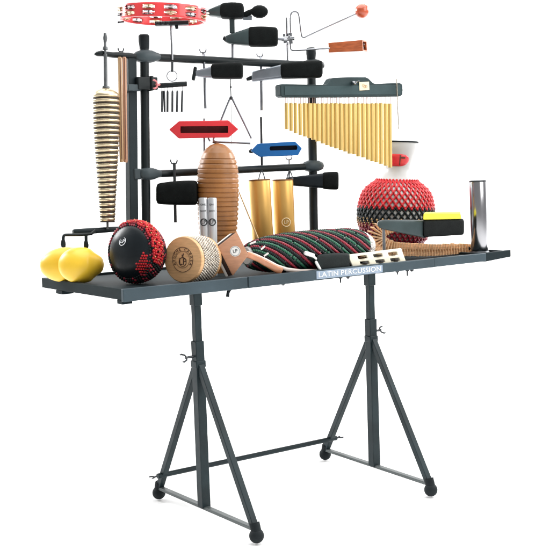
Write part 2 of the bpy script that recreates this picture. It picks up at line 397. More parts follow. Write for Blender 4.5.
# ------------------------------------------------------------------ key chimes
F = Face(172, 85, .40)
kc = thing('hanging_chimes', 'small set of short dark metal bars hanging from a black holder by a ring', 'chimes', F.p(172, 112))
b = MB(); b.tube([F.p(158, 86), F.p(160, 85.8), F.p(186.5, 83.8), F.p(187, 83.8)], [.008, .0105, .0105, .009], 14); b.build('holder', RACK, kc)
b = MB(); b.torus(F.p(172, 76), E1, Z, .0205, .0021); b.build('ring', ROD, kc)
b = MB(); b.tube([F.p(172.3, 62), F.p(172.2, 72)], .005, 10); b.build('hanger', DSTEEL, kc)
b = MB(); b.tube([F.p(158.5, 85, -.0), F.p(158, 85, -.075)], .004, 8); b.wingnut(F.p(157.2, 84.5, -.085), -E3 - E1 * .8, Z, .022); b.build('wing_bolt', mat('pinkish red plastic', (.55, .16, .17), .5), kc)
for x, t in ((162, 0), (163.8, .9), (167.5, 0), (172.3, 0), (177.2, -.3), (182.3, -.6)):
    b = MB(); b.tube([F.p(x, 85.5), F.p(x + t * .2, 92)], .0012, 6); b.tube([F.p(x + t * .2, 90.5), F.p(x + t * .2 + .1, 92), F.p(x + t, 112)], [.003, .0045, .0045], 10); b.build('chime_bar', DSTEEL, kc)

# ------------------------------------------------------------------ tambourine
F = Face(163, 20, YR)
C0 = F.p(163, 14.5); RR = 41.5 * F.m; H = 13.5 * F.m
tm = thing('tambourine', 'bright red plastic tambourine with two rows of jingles, mounted high on a thin rod', 'tambourine', F.p(171, 57))
nrm = (Z + E1 * .06 + E3 * .0).normalized(); ua = (E1 - nrm * E1.dot(nrm)).normalized(); va = nrm.cross(ua)
NS = 120; zr = [-.5, -.33, -.11, .08, .30, .5]
b = MB(); vs = []; fs = []
def open_(a, row):
    g = (a % 10); return row in (1, 3) and 2 <= g <= 7
for i in range(NS):
    a = 2 * pi * i / NS
    for z in zr: vs.append(C0 + (ua * cos(a) + va * sin(a) * .82) * RR + nrm * z * H)
n = len(zr)
for i in range(NS):
    for j in range(n - 1):
        if not open_(i, j):
            k = (i + 1) % NS; fs.append([i * n + j, k * n + j, k * n + j + 1, i * n + j + 1])
b.add(vs, fs); b.build('frame', PINKRED, tm, solid=.011, bevel=.002)
for i in range(12):
    a = 2 * pi * (i * 10 + 5) / NS; d = ua * cos(a) + va * sin(a) * .82
    for zc in (-.23, .20):
        b = MB()
        for dz, s in ((.0045, 1), (-.0045, -1)):
            b.lathe([(.001, s * .004), (.007, s * .0035), (.010, 0), (.0235, s * .0012), (.0235, -s * .0006), (.010, -s * .001), (.001, s * .003)], C0 + d * RR + nrm * (zc * H + dz), nrm, 20)
        b.tube([C0 + d * RR + nrm * (zc * H - .016), C0 + d * RR + nrm * (zc * H + .016)], .0016, 6)
        b.build('jingle', BRASS if (i + (zc > 0)) % 2 else CHROME, tm)
b = MB(); mz = F.p(171, 23.5)
b.loft([sec(mz + E1 * a, Z * .009, E3 * .02, .5, 16) for a in (-.062, -.058, .066, .070)])
for a in (-.05, -.03, -.01): b.ball(mz + E1 * a - E3 * .02, .0075, 2)
b.tube([F.p(176, 23), F.p(177, 29)], .007, 10); b.build('mount', RACK, tm)
b = MB(); b.tube([F.p(171, 25), F.p(172.3, 60)], .0052, 12); b.build('rod', CHROME, tm)
b = MB()
for y in (15, 22):
    b.tube([F.p(118.5, y + .3), F.p(124, y - .3)], .0035, 8); b.ball(F.p(118.7, y + .3), .005, 2)
b.build('pin', DSTEEL, tm)

# ------------------------------------------------------------------ cowbells
def bell_sections(F, rows, m, depth, e=.45):
    rr = []
    for x, y0, y1, k in rows:
        a, c = F.p(x, y0), F.p(x, y1); rr.append(sec((a + c) / 2, (a - c) / 2, E3 * depth * k, e, 28))
    return rr
def bell_part(name, F, rows, m, depth, parent, e=.45, sub=0):
    b = MB(); b.loft(bell_sections(F, rows, m, depth, e)); return b.build(name, m, parent, bevel=.0015, smooth=50)
def rounded(x0, y00, y01, x1, y10, y11, r=2.2, bulge=.6, n=8):
    """rows of a bulging bell part between two ends with rounded corners"""
    rows = []; W = x1 - x0
    ts = [0, .02, .05, .1, .2, .35, .5, .65, .8, .9, .95, .98, 1]
    for t in ts:
        x = x0 + W * t; d = min(t, 1 - t) * W; k = r - sqrt(max(0, r * r - max(0, r - d) ** 2)) if d < r else 0
        bl = bulge * (1 - (2 * t - 1) ** 2)
        rows.append((x, y00 + (y10 - y00) * t + k - bl, y01 + (y11 - y01) * t - k + bl * .5, 1 - .25 * k / r))
    return rows

# two-bell piece on the tall post
F = Face(232, 15, YR - .005)
ct = thing('double_cowbell', 'black wide bell with a small rounded bell beside it, on the tallest post', 'cowbell', F.p(232, 57))
bell_part('bell_neck', F, [(204.5, 11.5, 15.5, .5), (207, 10.8, 15.9, .6), (212, 8.5, 16.3, .8), (221.5, 4.6, 18, .95)], BELLG, .035, ct)
bell_part('bell', F, rounded(220, 4.5, 18.2, 244, 4.2, 18.6, 3, 1.6), BELLBLACK, .038, ct)
rows = [(243.5, 12.5, 17, .5), (247, 10.5, 17.2, .6)] + [(259.5 + 8.6 * sin(t), 11.7 - 6.6 * cos(t), 11.7 + 6.6 * cos(t), .6 + .3 * cos(t)) for t in [radians(a) for a in (-65, -40, -15, 10, 35, 60, 78, 86)]]
bell_part('small_bell', F, rows, BELLBLACK, .03, ct, .8)
b = MB(); b.bar(F.p(243, 17.6), F.p(252, 17.8), .006, .02, E3); b.build('bracket', BELLS, ct, .001)
b = MB(); b.bar(F.p(232, 18.5), F.p(232.2, 33.5), .022, .016, E1); b.build('post', BELLG, ct, .003)
b = MB(); b.tube([F.p(232.2, 33), F.p(232.6, 62)], .0055, 12); b.build('rod', ROD, ct)
# wide bell reaching right from the vibraslap rod
F = Face(250, 37, YR - .055)
ct = thing('cowbell', 'largest black cowbell with a green grey tapered end, second from the top of the rack', 'cowbell', F.p(283, 39))
bell_part('bell_neck', F, [(226, 36, 42.5, .5), (229, 34.8, 44, .6), (238, 31.8, 45, .8), (249, 28.2, 45.9, .96)], BELLG, .036, ct)
bell_part('bell', F, rounded(248, 27.5, 46.4, 278, 28, 46, 3, .9), BELLBLACK, .038, ct)
b = MB(); b.tube([F.p(223.2, 37.8), F.p(227, 39.5)], [.008, .013], 12); b.build('end_knob', RACK, ct)
b = MB(); b.tube([F.p(277, 39), F.p(284, 39.3)], .0065, 10); b.tube([F.p(283, 39.3), F.p(286.5, 39.3, .045)], .005, 8); b.build('mount', ROD, ct)
# grey-necked bell under the upper bar
F = Face(215, 71, YR - .05)
ct = thing('cowbell', 'black cowbell with a grey neck and black clamp, under the upper bar above the triangle', 'cowbell', F.p(205, 62))
bell_part('bell_neck', F, [(196, 71, 76, .55), (198, 70.2, 77, .6), (205, 68.4, 78, .8), (212.5, 66.2, 78.6, .95)], BELLS, .033, ct)
bell_part('bell', F, rounded(211, 64.5, 78.6, 243, 63, 78.8, 2.6, .7), BELLBLACK, .036, ct)
b = MB(); b.bar(F.p(193.2, 80.5), F.p(195.6, 67), .014, .03, E1); b.build('clamp', RACK, ct, .004)
b = MB(); b.tube([F.p(204, 62, .02), F.p(205.4, 108.5, .02)], .0058, 12); b.tube([F.p(204, 54, .05), F.p(204.1, 63, .02)], .005, 10); b.build('rod', ROD, ct)
b = MB(); b.wingnut(F.p(203, 53, .05), Z, E1, .018); b.build('wing_bolt', ROD, ct)
# silver bell
F = Face(285, 70, YR - .05)
ct = thing('cowbell', 'cowbell with a long silver grey body and black mouth, above the chime bar', 'cowbell', F.p(261, 63))
bell_part('bell_neck', F, [(252, 72.5, 81.8, .6), (253.5, 71.2, 82, .66), (265, 68.8, 80.6, .8), (281.5, 64.8, 78.9, .96)], BELLS, .034, ct)
bell_part('bell', F, rounded(280, 63.5, 78.8, 322.5, 60.6, 77.6, 3, .5), BELLBLACK, .037, ct)
b = MB(); b.tube([F.p(246.4, 79.6), F.p(249, 78.6), F.p(253, 77.2)], [.006, .009, .010], 12); b.build('end_knob', RACK, ct)
b = MB(); b.tube([F.p(261, 66, .02), F.p(261.5, 110.5, .02)], .0062, 12); b.tube([F.p(260.5, 57, .05), F.p(261, 68, .02)], .005, 10); b.build('rod', ROD, ct)
b = MB(); b.wingnut(F.p(260, 57, .05), Z, E1, .018); b.build('wing_bolt', ROD, ct)
# all-black bell on the lower bar
F = Face(176, 193, YR - .05)
ct = thing('cowbell', 'all black rounded cowbell hanging on a rod under the left end of the lower bar', 'cowbell', F.p(175, 174))
bell_part('bell', F, rounded(156.8, 183.5, 204, 197.5, 180.6, 205, 3, 1.2), BELLBLACK, .04, ct)
b = MB(); b.tube([F.p(174.3, 164, .015), F.p(175.4, 222.5, .015)], .0062, 12); b.tube([F.p(174, 163, .05), F.p(174.2, 176, .015)], .005, 10); b.build('rod', DSTEEL, ct)
b = MB(); b.wingnut(F.p(174, 164, .045), Z, E1, .018); b.build('wing_bolt', DSTEEL, ct)
# blue-black bell by the right post
F = Face(315, 180, YR - .055)
ct = thing('cowbell', 'blue black cowbell flaring to a square mouth, in front of the right rack post', 'cowbell', F.p(292, 170))
bell_part('bell_neck', F, [(286, 177.5, 184.5, .5), (293, 176.8, 185.8, .6), (308, 175, 187.2, .8), (323.5, 173.2, 188.4, .95)], BELLB, .036, ct)
bell_part('bell', F, rounded(322, 172.6, 189, 338.4, 171.6, 189.8, 2.4, .4), BELLBLACK, .038, ct)
b = MB(); b.tube([F.p(289, 160, .05), F.p(289.2, 172, .02), F.p(289.3, 186, .01)], .005, 10); b.build('rod', ROD, ct)
b = MB(); b.wingnut(F.p(289, 160, .05), Z, E1, .018); b.build('wing_bolt', ROD, ct)
# yellow-topped bell on the table
F = FaceX(420, 228, .055)
base = atz(383, 253, ZF)
ct = thing('cowbell', 'black cowbell with a bright yellow top, standing on a short rod on the table', 'cowbell', F.p(383.5, 250))
bell_part('bell_neck', F, [(377.5, 222.5, 225.5, .4), (379, 220.8, 227.6, .55), (384, 219.6, 229.4, .62), (405, 219.6, 234, .8), (424.5, 220.2, 238, .95)], BELLG, .03, ct, .35)
bell_part('bell', F, rounded(422, 219.6, 237, 463, 218.5, 234.5, 1.8, .2), BELLBLACK, .04, ct, .3)
b = MB(); P = [F.p(423, 219.7, -.036), F.p(461.5, 218.9, -.036), F.p(461, 218.4, .036), F.p(424, 219.2, .036)]
b.loft([P, [p + Z * (.027 if i < 2 else .031) + E3 * (.004 if i < 2 else -.004) + E1 * (.004 if i in (0, 3) else -.003) for i, p in enumerate(P)]]); b.build('yellow_pad', YPAD, ct, .004)
b = MB(); k = F.p(383.6, 226); k2 = V((k.x, k.y, ZF + .0005)); b.tube([k2, k], .0062, 12); b.lathe([(0, .006), (.014, .006), (.016, 0), (0, 0)], k2, Z, 16); b.build('rod', ROD, ct)

# ------------------------------------------------------------------ vibraslap
F = Face(289, 38, YR)
vb = thing('vibraslap', 'vibraslap of bent steel wire with a red brown wooden ball and an orange wooden box', 'vibraslap', F.p(287, 62))
b = MB(); pts = [F.p(291, 44), F.p(290.6, 30), F.p(290.4, 18), F.p(291, 14), F.p(293, 11.8), F.p(295.5, 11.6), F.p(298, 13), F.p(299.3, 17), F.p(300.5, 27), F.p(301.6, 34.5), F.p(302.6, 37.2), F.p(304.6, 37.3), F.p(308, 35.6), F.p(330, 25.4), F.p(360, 12)]
b.tube(smoothpath(pts, 3), .0042, 10)
b.tube(smoothpath([F.p(290.5, 38), F.p(290.5, 45), F.p(291.2, 49.4), F.p(294, 50.4), F.p(305, 49.9), F.p(330, 48.1)], 4), .0042, 10); b.build('wire', CHROME, vb)
b = MB(); b.tube([F.p(286.6, 17.5), F.p(287.8, 64)], .0052, 12); b.build('rod', CHROME, vb)
b = MB(); b.bar(F.p(284, 34, -.005), F.p(285, 43.5, -.005), .012, .022, E1); b.bar(F.p(290, 33, -.008), F.p(291, 44, -.008), .016, .024, E1)
b.tube([F.p(281.5, 39, -.012), F.p(294.5, 38, -.012)], .011, 12); b.wingnut(F.p(288, 40, -.03), -E3, Z + E1 * .4, .022); b.build('clamp', CHROME, vb, .002)
b = MB(); b.ball(F.p(362, 11), 7.3 * F.m, 3); b.build('ball', BALLW, vb)
# box turned so that its open right end shows
A = F.p(328.3, 47.7); d = (E1 * .86 - E3 * .50).normalized(); dd = (E3 * .86 + E1 * .50).normalized(); Lb = 32.5 * F.m / .86
up2 = (Z + d * -.03).normalized(); h = 5.3 * F.m; w = 10.6 * F.m / .5 * .5 / 2
d = (d - Z * .028).normalized()
b = MB(); b.loft([[A + d * t + up2 * h * s1 * k + dd * w * s2 + dd * w * 1.0 for s1, s2 in ((-1, -1), (-1, 1), (1, 1), (1, -1))] for t, k in ((0, .92), (Lb, 1.03))], True, False)
b.loft([[A + d * t + up2 * (h * k - .006) * s1 + dd * (w - .006) * s2 + dd * w for s1, s2 in ((-1, -1), (-1, 1), (1, 1), (1, -1))] for t, k in ((Lb, 1.03), (Lb * .8, 1))], False, False)
q0 = [A + d * Lb + up2 * h * 1.03 * s1 + dd * (w * s2 + w) for s1, s2 in ((-1, -1), (-1, 1), (1, 1), (1, -1))]
q1 = [A + d * Lb + up2 * (h * 1.03 - .006) * s1 + dd * ((w - .006) * s2 + w) for s1, s2 in ((-1, -1), (-1, 1), (1, 1), (1, -1))]
b.loft([q0, q1], False, False); bx = b.build('box', ORWOOD, vb, .0015)
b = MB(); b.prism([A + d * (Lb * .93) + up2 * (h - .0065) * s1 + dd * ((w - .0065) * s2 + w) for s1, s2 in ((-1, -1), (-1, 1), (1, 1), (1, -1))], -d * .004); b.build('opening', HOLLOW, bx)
b = MB()
for s1, s2 in ((-.4, -.3), (.3, .2), (-.2, .5)): b.tube([A + d * (Lb * .92) + up2 * h * s1 + dd * (w * s2 + w), A + d * (Lb * .97) + up2 * h * s1 + dd * (w * s2 + w)], .003, 8)
b.build('rivet', CHROME, bx)

# ------------------------------------------------------------------ bar chimes
YC = .345
bc = thing('bar_chimes', 'row of graded gold chime tubes hanging from a dark green grey wooden mantle', 'chimes', at(312, 97, YC + .03))
out = [(280.4, 85.5), (282, 83.9), (300, 84.3), (326, 84.6), (328.5, 83.6), (331.4, 78.8), (334, 77.6), (350, 77.0), (366, 77.0), (368.5, 78), (373.5, 82.8), (376, 83.6), (400, 82.6), (402.4, 84), (403.2, 90), (402.6, 95), (400.5, 96.4), (340, 97.2), (283, 97.2), (280.8, 95.6)]
b = MB(); b.prism([at(x, y, YC) for x, y in out], Y * .042); mt = b.build('mantle', MANTLE, bc, .004)
b = MB(); b.prism([at(x, y, YC - .0022) for x, y in ((284.5, 86.2), (400.3, 85.2), (400.6, 94.4), (284.8, 95.2))], Y * .0018); b.build('face_panel', MANTLEF, mt, .0008)
bot = [(286, 129.5), (313, 140), (333, 147.3), (352, 154.2), (391, 167.6)]
NT = 24; YTU = YC + .021
for k in range(NT):
    x = 286.4 + k * (389.6 - 286.4) / (NT - 1) + random.uniform(-.12, .12); yb = interp(bot, x); y0 = 103.4 + random.uniform(-.25, .25)
    tx = random.uniform(-.22, .22)
    p, q = at(x, y0, YTU), at(x + .3 + tx, yb + random.uniform(-.5, .5), YTU + random.uniform(-.0015, .0015)); r = .0102 if k > 3 else .0088
    b = MB(); ax = (p - q).normalized(); Lt = (p - q).length
    b.lathe([(r * .8, .004), (r, .0), (r, Lt - .001), (r * .86, Lt), (r * .8, Lt - .004)], q, ax, 18, False); b.lathe([(0, 0), (r * .85, 0), (r * .85, .003), (0, .003)], q + ax * .012, ax, 14); b.lathe([(0, 0), (r * .85, 0), (r * .85, .003), (0, .003)], q + ax * (Lt - .006), ax, 14)
    tu = b.build('tube', GOLD, bc)
    b = MB(); m0 = at(x, 97, YTU)
    b.tube([p - ax * .003 + X * .004, m0 + X * .004 + Z * .006], .0015, 5); b.tube([p - ax * .003 - X * .004, m0 - X * .004 + Z * .006], .0015, 5); b.build('cord', CORD, tu)
b = MB(); p = at(353.5, 83.2, YC - .014); b.lathe([(0, .012), (.008, .011), (.010, 0), (.010, -.008), (0, -.008)], p, -Y, 16); b.wingnut(p - Y * .010, -Y, X + Z * .5, .018); b.build('wing_bolt', CHROME, bc)
b = MB(); b.prism([at(x, y, YC - .0045) for x, y in ((359.2, 82.2), (369, 81.6), (369.4, 90), (359.6, 90.5))], Y * .0022); lb = b.build('label', CREAM, bc, .0004)
b = MB(); c = at(364.5, 86, YC - .0050)
for a in (-.007, .001, .009): b.torus(c + X * a + Z * (.003 if a < 0 else -.002), X, Z, .006, .0009, 16, 5)
b.build('print', mat('faded orange print', (.5, .30, .16), .7), lb)
b = MB(); p, q = at(396.6, 79.5, YC - .008), at(398.6, 128.5, YC - .008)
for i in range(40):
    b.ball(p.lerp(q, i / 39), .0034, 1)
b.tube([p, q], .0012, 6); b.build('bead_chain', mat('dull nickel chain', (.30, .27, .22), .4, .7), bc)

# ------------------------------------------------------------------ triangle
F = Face(231, 120, YR)
tr = thing('triangle', 'open steel triangle hanging on a thin rod behind the red block', 'triangle', F.p(231, 90))
b = MB(); b.tube(smoothpath([F.p(251.5, 138.5), F.p(246, 127), F.p(236, 106.5), F.p(232.2, 98.6), F.p(231, 96.8), F.p(229.8, 98.6), F.p(226, 107.5), F.p(215, 135), F.p(213.4, 139.2), F.p(214.4, 141.2), F.p(218, 142), F.p(234, 142.6), F.p(250.6, 143.4)], 4), .0047, 12); b.build('bent_rod', ROD, tr)
b = MB(); b.tube([F.p(230.3, 62), F.p(230.6, 79)], .0028, 8); b.tube([F.p(230.5, 79), F.p(231, 97)], .0021, 8); b.tube([F.p(231, 97), F.p(231.6, 167)], .0011, 6)
b.ball(F.p(230.7, 87), .0052, 2); b.ball(F.p(231, 98), .0082, 2); b.build('hanger', DSTEEL, tr)

# ------------------------------------------------------------------ red and blue blocks
def jam_block(F, outer, inner, m, min_, depth, root):
    n = len(outer); fo = [F.p(x, y, -depth * .5) for x, y in outer]; fi = [F.p(x, y, -depth * .5) for x, y in inner]
    bo = [F.p(x, y, depth * .5) for x, y in outer]
    b = MB(); b.loft([fi, fo, bo], False, True); b.loft([fi, [p + E3 * depth * .75 for p in fi]], False, False)
    body = b.build('body', m, root, .0035, 25, seg=3)
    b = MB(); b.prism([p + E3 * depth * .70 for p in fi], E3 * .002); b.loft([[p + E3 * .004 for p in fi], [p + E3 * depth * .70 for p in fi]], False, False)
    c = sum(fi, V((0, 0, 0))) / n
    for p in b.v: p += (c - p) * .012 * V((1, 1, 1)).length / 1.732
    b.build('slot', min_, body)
F = Face(204, 130, YR - .045)
jb = thing('jam_block', 'red plastic block with a long slot and pointed ends, above the ribbed gourd', 'jam block', F.p(204, 170))
jam_block(F, [(168.9, 129.6), (179, 121), (228.5, 120.2), (238.6, 129.2), (228.8, 137.6), (178.6, 138.6)], [(180.3, 129.8), (180.5, 126.3), (228, 126), (228.2, 129.3), (228, 132.9), (180.6, 133.2)], RED, REDIN, .055, jb)
b = MB(); b.tube([F.p(204.2, 136, .045), F.p(204.6, 178, .045)], .0048, 12); b.tube([F.p(208, 138), F.p(210, 141.5)], .004, 8); b.tube([F.p(204, 118.3, .0), F.p(204.1, 122, .0)], .004, 8); b.build('rod', ROD, jb)
F = Face(276, 149, YR - .045)
jb = thing('jam_block', 'blue plastic block with a dark slot, above the gold tubes', 'jam block', F.p(261, 170))
jam_block(F, [(250.5, 151), (257.5, 143.6), (295, 141.4), (302, 148.3), (298, 155.4), (259.6, 157)], [(269.5, 148.4), (270.4, 146.3), (296.6, 145.2), (297.4, 147.6), (296.8, 149.8), (270.4, 150.6)], BLUE, BLUEIN, .055, jb)
b = MB(); b.tube([F.p(261, 117, .045), F.p(262, 172, .045)], .0052, 12); b.build('rod', DSTEEL, jb)
b = MB(); b.tube([F.p(249, 151.8), F.p(252.5, 150.8)], [.006, .012], 12); b.build('end_knob', RACK, jb)

# ------------------------------------------------------------------ ribbed gourd and its scraper
YG = .33
F = Face(217.5, 200, YG); base = F.p(217.5, 262); base = V((base.x, base.y, ZF))
top = F.p(218, 143); Hh = top.z - ZF
gu = thing('guiro', 'tall brown gourd scraper with rows of ribs, standing upright behind the silver shakers', 'guiro', base)
prof_px = [(143, 0), (143.6, 4.2), (145, 8), (148, 12), (152, 15.2), (158, 18.2), (166, 20.2), (178, 20.9), (195, 21), (210, 20.4), (225, 19.2), (240, 17.2), (252, 14.5), (262, 12)]
b = MB(); prof = [(0, 0)]
zbot = 262
N = 300
for i in range(N + 1):
    py = zbot + (143 - zbot) * i / N
    rpx = interp(prof_px, py); r = rpx * F.m
    if 157 < py < 246:
        ph = ((py - 157) / 4.35) % 1; r -= (.0034 + .0012 * noise.noise(V((py * .31, 0, 0)))) * (1 if ph < .30 else 0)
    prof.append((r, Hh * i / N))
b.lathe(prof, base, (top - base), 56); body = b.build('body', GUIRO, gu, smooth=60)
b = MB(); b.tube(smoothpath([top - Z * .004, top + Z * .003 - E1 * .010, top + Z * .006 - E1 * .022]), [.006] * 12 + [.0055], 8) ; b.build('stem', DARKW, gu)
F = Face(249, 215, YG - .03)
ss = MB(); p, q = F.p(239, 192), F.p(262, 248); ss.tube([p, q], [.0028, .0040], 10)
tag(ss.build('scraper_stick', mat('pale scraper wood', (.62, .42, .20), .5, 0, .1, 60, .15, 40)), 'thin pale stick leaning between the brown gourd and the gold tubes', 'stick')

# ------------------------------------------------------------------ gold tubes under the lower bar
for i, (xt, xb_, hw, lab) in enumerate(((259.3, 263.6, 10.8, 'plain gold tube shaker hanging from the lower bar, nearer the brown gourd'), (282.7, 285.6, 10.4, 'gold tube shaker with a small white print, hanging beside the dark cowbell'))):
    F = Face(xt, 180, YR - .06); p, q = F.p(xt, 179.5), F.p(xb_, 252)
    gt = thing('gold_shaker', lab, 'shaker', p, 'gold tube shakers under the lower bar')
    r = hw * F.m; ax = (p - q).normalized(); L = (p - q).length
    b = MB(); b.lathe([(0, 0), (r * .96, 0), (r, .003), (r, L - .004), (r * .97, L), (0, L)], q, ax, 40); tu = b.build('tube', GOLDT, gt)
    b = MB(); b.lathe([(r * .7, L + .0015), (r * .985, L + .0015), (r * 1.012, L), (r * 1.012, L - .005), (r * .7, L - .005)], q, ax, 40); b.build('end_cap', mat('brown end cap', (.16, .07, .02), .4, .4), gt)
    lx = 262 if i == 0 else 290; 
    b = MB(); b.tube(smoothpath([F.p(lx - 3.4, 179.6), F.p(lx - 2, 174, .03), F.p(lx - .4, 170.5, .05), F.p(lx + 1.4, 174, .03), F.p(lx + 3, 179.6)]), .0026, 8); b.build('wire_loop', DSTEEL, gt)
    if i:
        n = (-E3 * .985 + E1 * .17).normalized(); c = q + ax * (L * (252 - 222) / 72) + n * (r + .0006); uu = Z.cross(n) * 1
        uu = n.cross(Z) * -1
        b = MB(); b.torus(c, uu, ax, .018, .0018, 24, 5); b.text('LP', .021, c, uu, ax, .0006)
        for pnt in b.v:                               # wrap the print on the tube
            s = (pnt - c).dot(uu); pnt += -n * (r - sqrt(max(0, r * r - s * s)))
        b.build('print', mat('faded white print', (.80, .66, .42), .5), tu)

# ------------------------------------------------------------------ silver twin shaker
F = Face(207, 220, .24)
sv = thing('twin_shaker', 'two joined silver grey tube shakers with black logos, standing before the brown gourd', 'shaker', F.p(208, 250))
for i, (xt, xb_) in enumerate(((203.0, 205.2), (212.2, 212.8))):
    p, q = F.p(xt, 197.6), F.p(xb_, 252); q = p + (q - p) * ((ZF + .001 - p.z) / (q.z - p.z)); r = 4.55 * F.m; ax = (p - q).normalized(); L = (p - q).length
    b = MB(); b.lathe([(0, 0), (r * .95, 0), (r, .003), (r, L - .006), (r * .93, L - .001), (r * .6, L), (0, L)], q, ax, 32); tu = b.build('tube', SILVER, sv)
    n = (-E3 + E1 * .0).normalized(); uu = E1
    def on(py, xo=0): return p + (q - p) * ((py - 197.6) / ((252 - 197.6))) + n * (r + .0005)
    b = MB(); k = on(214.5); b.torus(k, uu, ax, .0128, .0022, 24, 5); b.text('LP', .0185, k, uu, ax, .0005)
    for pnt in b.v:
        q_ = (pnt - k).dot(uu); pnt += -n * (r - sqrt(max(0, r * r - q_ * q_)))
    b.build('emblem', INK, tu); b = MB()
    b.text('ONE', .0105, on(202.4), uu, ax, .0005); b.text('SHOT', .0092, on(206.8), uu, ax, .0005)
    for pnt in b.v:
        s = (pnt - k).dot(uu); pnt += -n * (r - sqrt(max(0, r * r - s * s)))
    b.build('print', INK, tu)

# ------------------------------------------------------------------ wooden bead wheel (cabasa)
F = Face(184, 262, .075)
n = (-E3 * .86 - E1 * .505 + Z * .06).normalized(); uu = (Z.cross(n)).normalized(); vv = n.cross(uu)
R = 23.2 * F.m; C = F.p(182.8, 261); C.z = ZF + R + .0015
cw = thing('cabasa', 'pale wooden disc cabasa wrapped in rows of pale beads with a burnt round emblem', 'cabasa', V((C.x, C.y, ZF)))
b = MB(); b.lathe([(0, .0), (R * .97, .0), (R, -.004), (R, -.016), (R * .97, -.019), (0, -.019)], C, n, 64); dk = b.build('disc', MAPLE, cw, .001)
b = MB(); b.lathe([(0, -.118), (R * .97, -.118), (R, -.122), (R, -.132), (R * .97, -.136), (0, -.136)], C, n, 48); b.build('disc', MAPLE, cw)
b = MB(); b.lathe([(R * .90, -.018), (R * .90, -.12)], C, n, 48, False); b.build('drum', mat('grey drum metal', (.25, .23, .20), .4, .6), cw)
b = MB(); rb = .0047
for j in range(11):
    for i in range(56):
        a = 2 * pi * (i + .5 * (j % 2)) / 56; k = noise.noise(V((i * .7, j * .9, 0))) * .0018
        b.ball(C + n * (-.0235 - j * .0092 + random.uniform(-.001, .001)) + (uu * cos(a) + vv * sin(a)) * (R * .94 + .0035 + k), rb, 1)
b.build('bead_band', BEADS, cw, smooth=180)
b = MB(); c = C + n * .0006
b.torus(c, uu, vv, R * .535, .0009, 48, 5); b.torus(c, uu, vv, R * .36, .0006, 40, 5)
txt = 'AFUCHE CABASA'; 
for i, ch in enumerate(txt):
    if ch == ' ': continue
    a = radians(205 - i * 230 / (len(txt) - 1)); d = uu * cos(a) + vv * sin(a); t = uu * sin(a) - vv * cos(a)
    b.text(ch, R * .17, c + d * R * .445, t, d, .0004)
b.text('LP', R * .40, c - vv * R * .10, uu, vv, .0004)
b.torus(c - vv * R * .10, uu, vv, R * .19, .0012, 28, 5)
b.ball(c + vv * R * .17, .004, 2); b.tube([c + vv * R * .16, c + vv * R * .26 + uu * .005], .0015, 6)
b.build('emblem', BROWNINK, dk)

# ------------------------------------------------------------------ square wooden clapper
F = Face(233, 254, .03)
cl = thing('hand_clapper', 'square peach wood block with a round white emblem and reddish handle, standing on one corner', 'clapper', F.p(233, 277))
poly = [(218.8, 246.2), (237.2, 231.8), (248.6, 255), (233.4, 275.4)]
sh = (E3 * .62 - E1 * .95 - Z * .22).normalized()
def layer(name, t0, t1, m, grow=0):
    b = MB(); P = [F.p(x, y) for x, y in poly]; c = sum(P, V((0, 0, 0))) / 4
    P = [c + (p - c) * (1 + grow) for p in P]
    b.prism([p + sh * t0 for p in P], sh * (t1 - t0)); return b.build(name, m, cl, .0015)
fb = layer('front_board', 0, .006, BLOCKW); layer('core', .0063, .025, HOLLOW, -.01); layer('back_board', .0253, .037, WHITE)
b = MB(); c = F.p(235.2, 251.2, -.0008); b.lathe([(0, 0), (5.3 * F.m, 0), (5.3 * F.m, .001), (0, .001)], c, -E3, 32); em = b.build('emblem', WHITE, fb)
b = MB(); c = c - E3 * .0014; b.torus(c, E1, Z, 4.5 * F.m, .0006, 28, 5); b.text('LP', .0185, c, (E1 + Z * .12), (Z - E1 * .12), .0004); b.build('print', INK, em)
FB = F; F = FaceX(262, 262, .004)
b = MB(); rows = [(247, 254.5, 3.2), (250, 255.5, 3.3), (258, 259, 3.0), (268, 264.5, 3.3), (278, 270, 4.0), (281.5, 271.4, 3.9), (282, 271.6, 3.0)]
b.loft([sec(F.p(x, y, .004), (Z * .86 + E1 * .45) * w * F.m, E3 * .010, .7, 18) for x, y, w in rows]); b.build('handle', HANDLEW, cl)
b = MB(); rows = [(247, 251.6, .8), (256, 255, 1.3), (266, 259.6, 1.4), (277, 265.6, 1.4), (287, 269.6, 2.2), (300, 271.0, 1.9), (314, 270.4, 1.5), (324, 269.2, .9)]
b.loft([sec(F.p(x, y, .012), (Z * .94 + E1 * .3) * w * F.m, E3 * .007, .9, 14) for x, y, w in rows]); b.build('tip_and_highlight', PALESTRIP, cl)  # whitish tip; the run along the handle is a highlight put in as colour

# ------------------------------------------------------------------ black beaded shell
F = Face(135, 256, .20)
n = (-E3 * .78 - E1 * .52 + Z * .10).normalized(); uu = (Z.cross(n)).normalized(); vv = n.cross(uu)
R = 31.6 * F.m; C = F.p(135, 255); C.z = ZF + R * 1.0 + .002
bs = thing('beaded_shaker', 'round glossy black shaker wrapped in red bead netting, between the yellow shells and wooden disc', 'shaker', V((C.x, C.y, ZF)))
b = MB(); prof = [(0, R * .50), (R * .25, R * .49), (R * .5, R * .445), (R * .72, R * .36), (R * .86, R * .25), (R * .93, R * .15), (R * .95, R * .02), (R * .93, -R * .22), (R * .82, -R * .50), (R * .6, -R * .72), (R * .3, -R * .84), (0, -R * .87)]
b.lathe(prof, C, n, 64); shl = b.build('shell', BLACKG, bs, smooth=50)
br, bk, bd = MB(), MB(), MB()
pp = smoothpath([V((r, h, 0)) for r, h in prof], 8)
acc = [0]
for i in range(1, len(pp)): acc.append(acc[-1] + (pp[i] - pp[i - 1]).length)
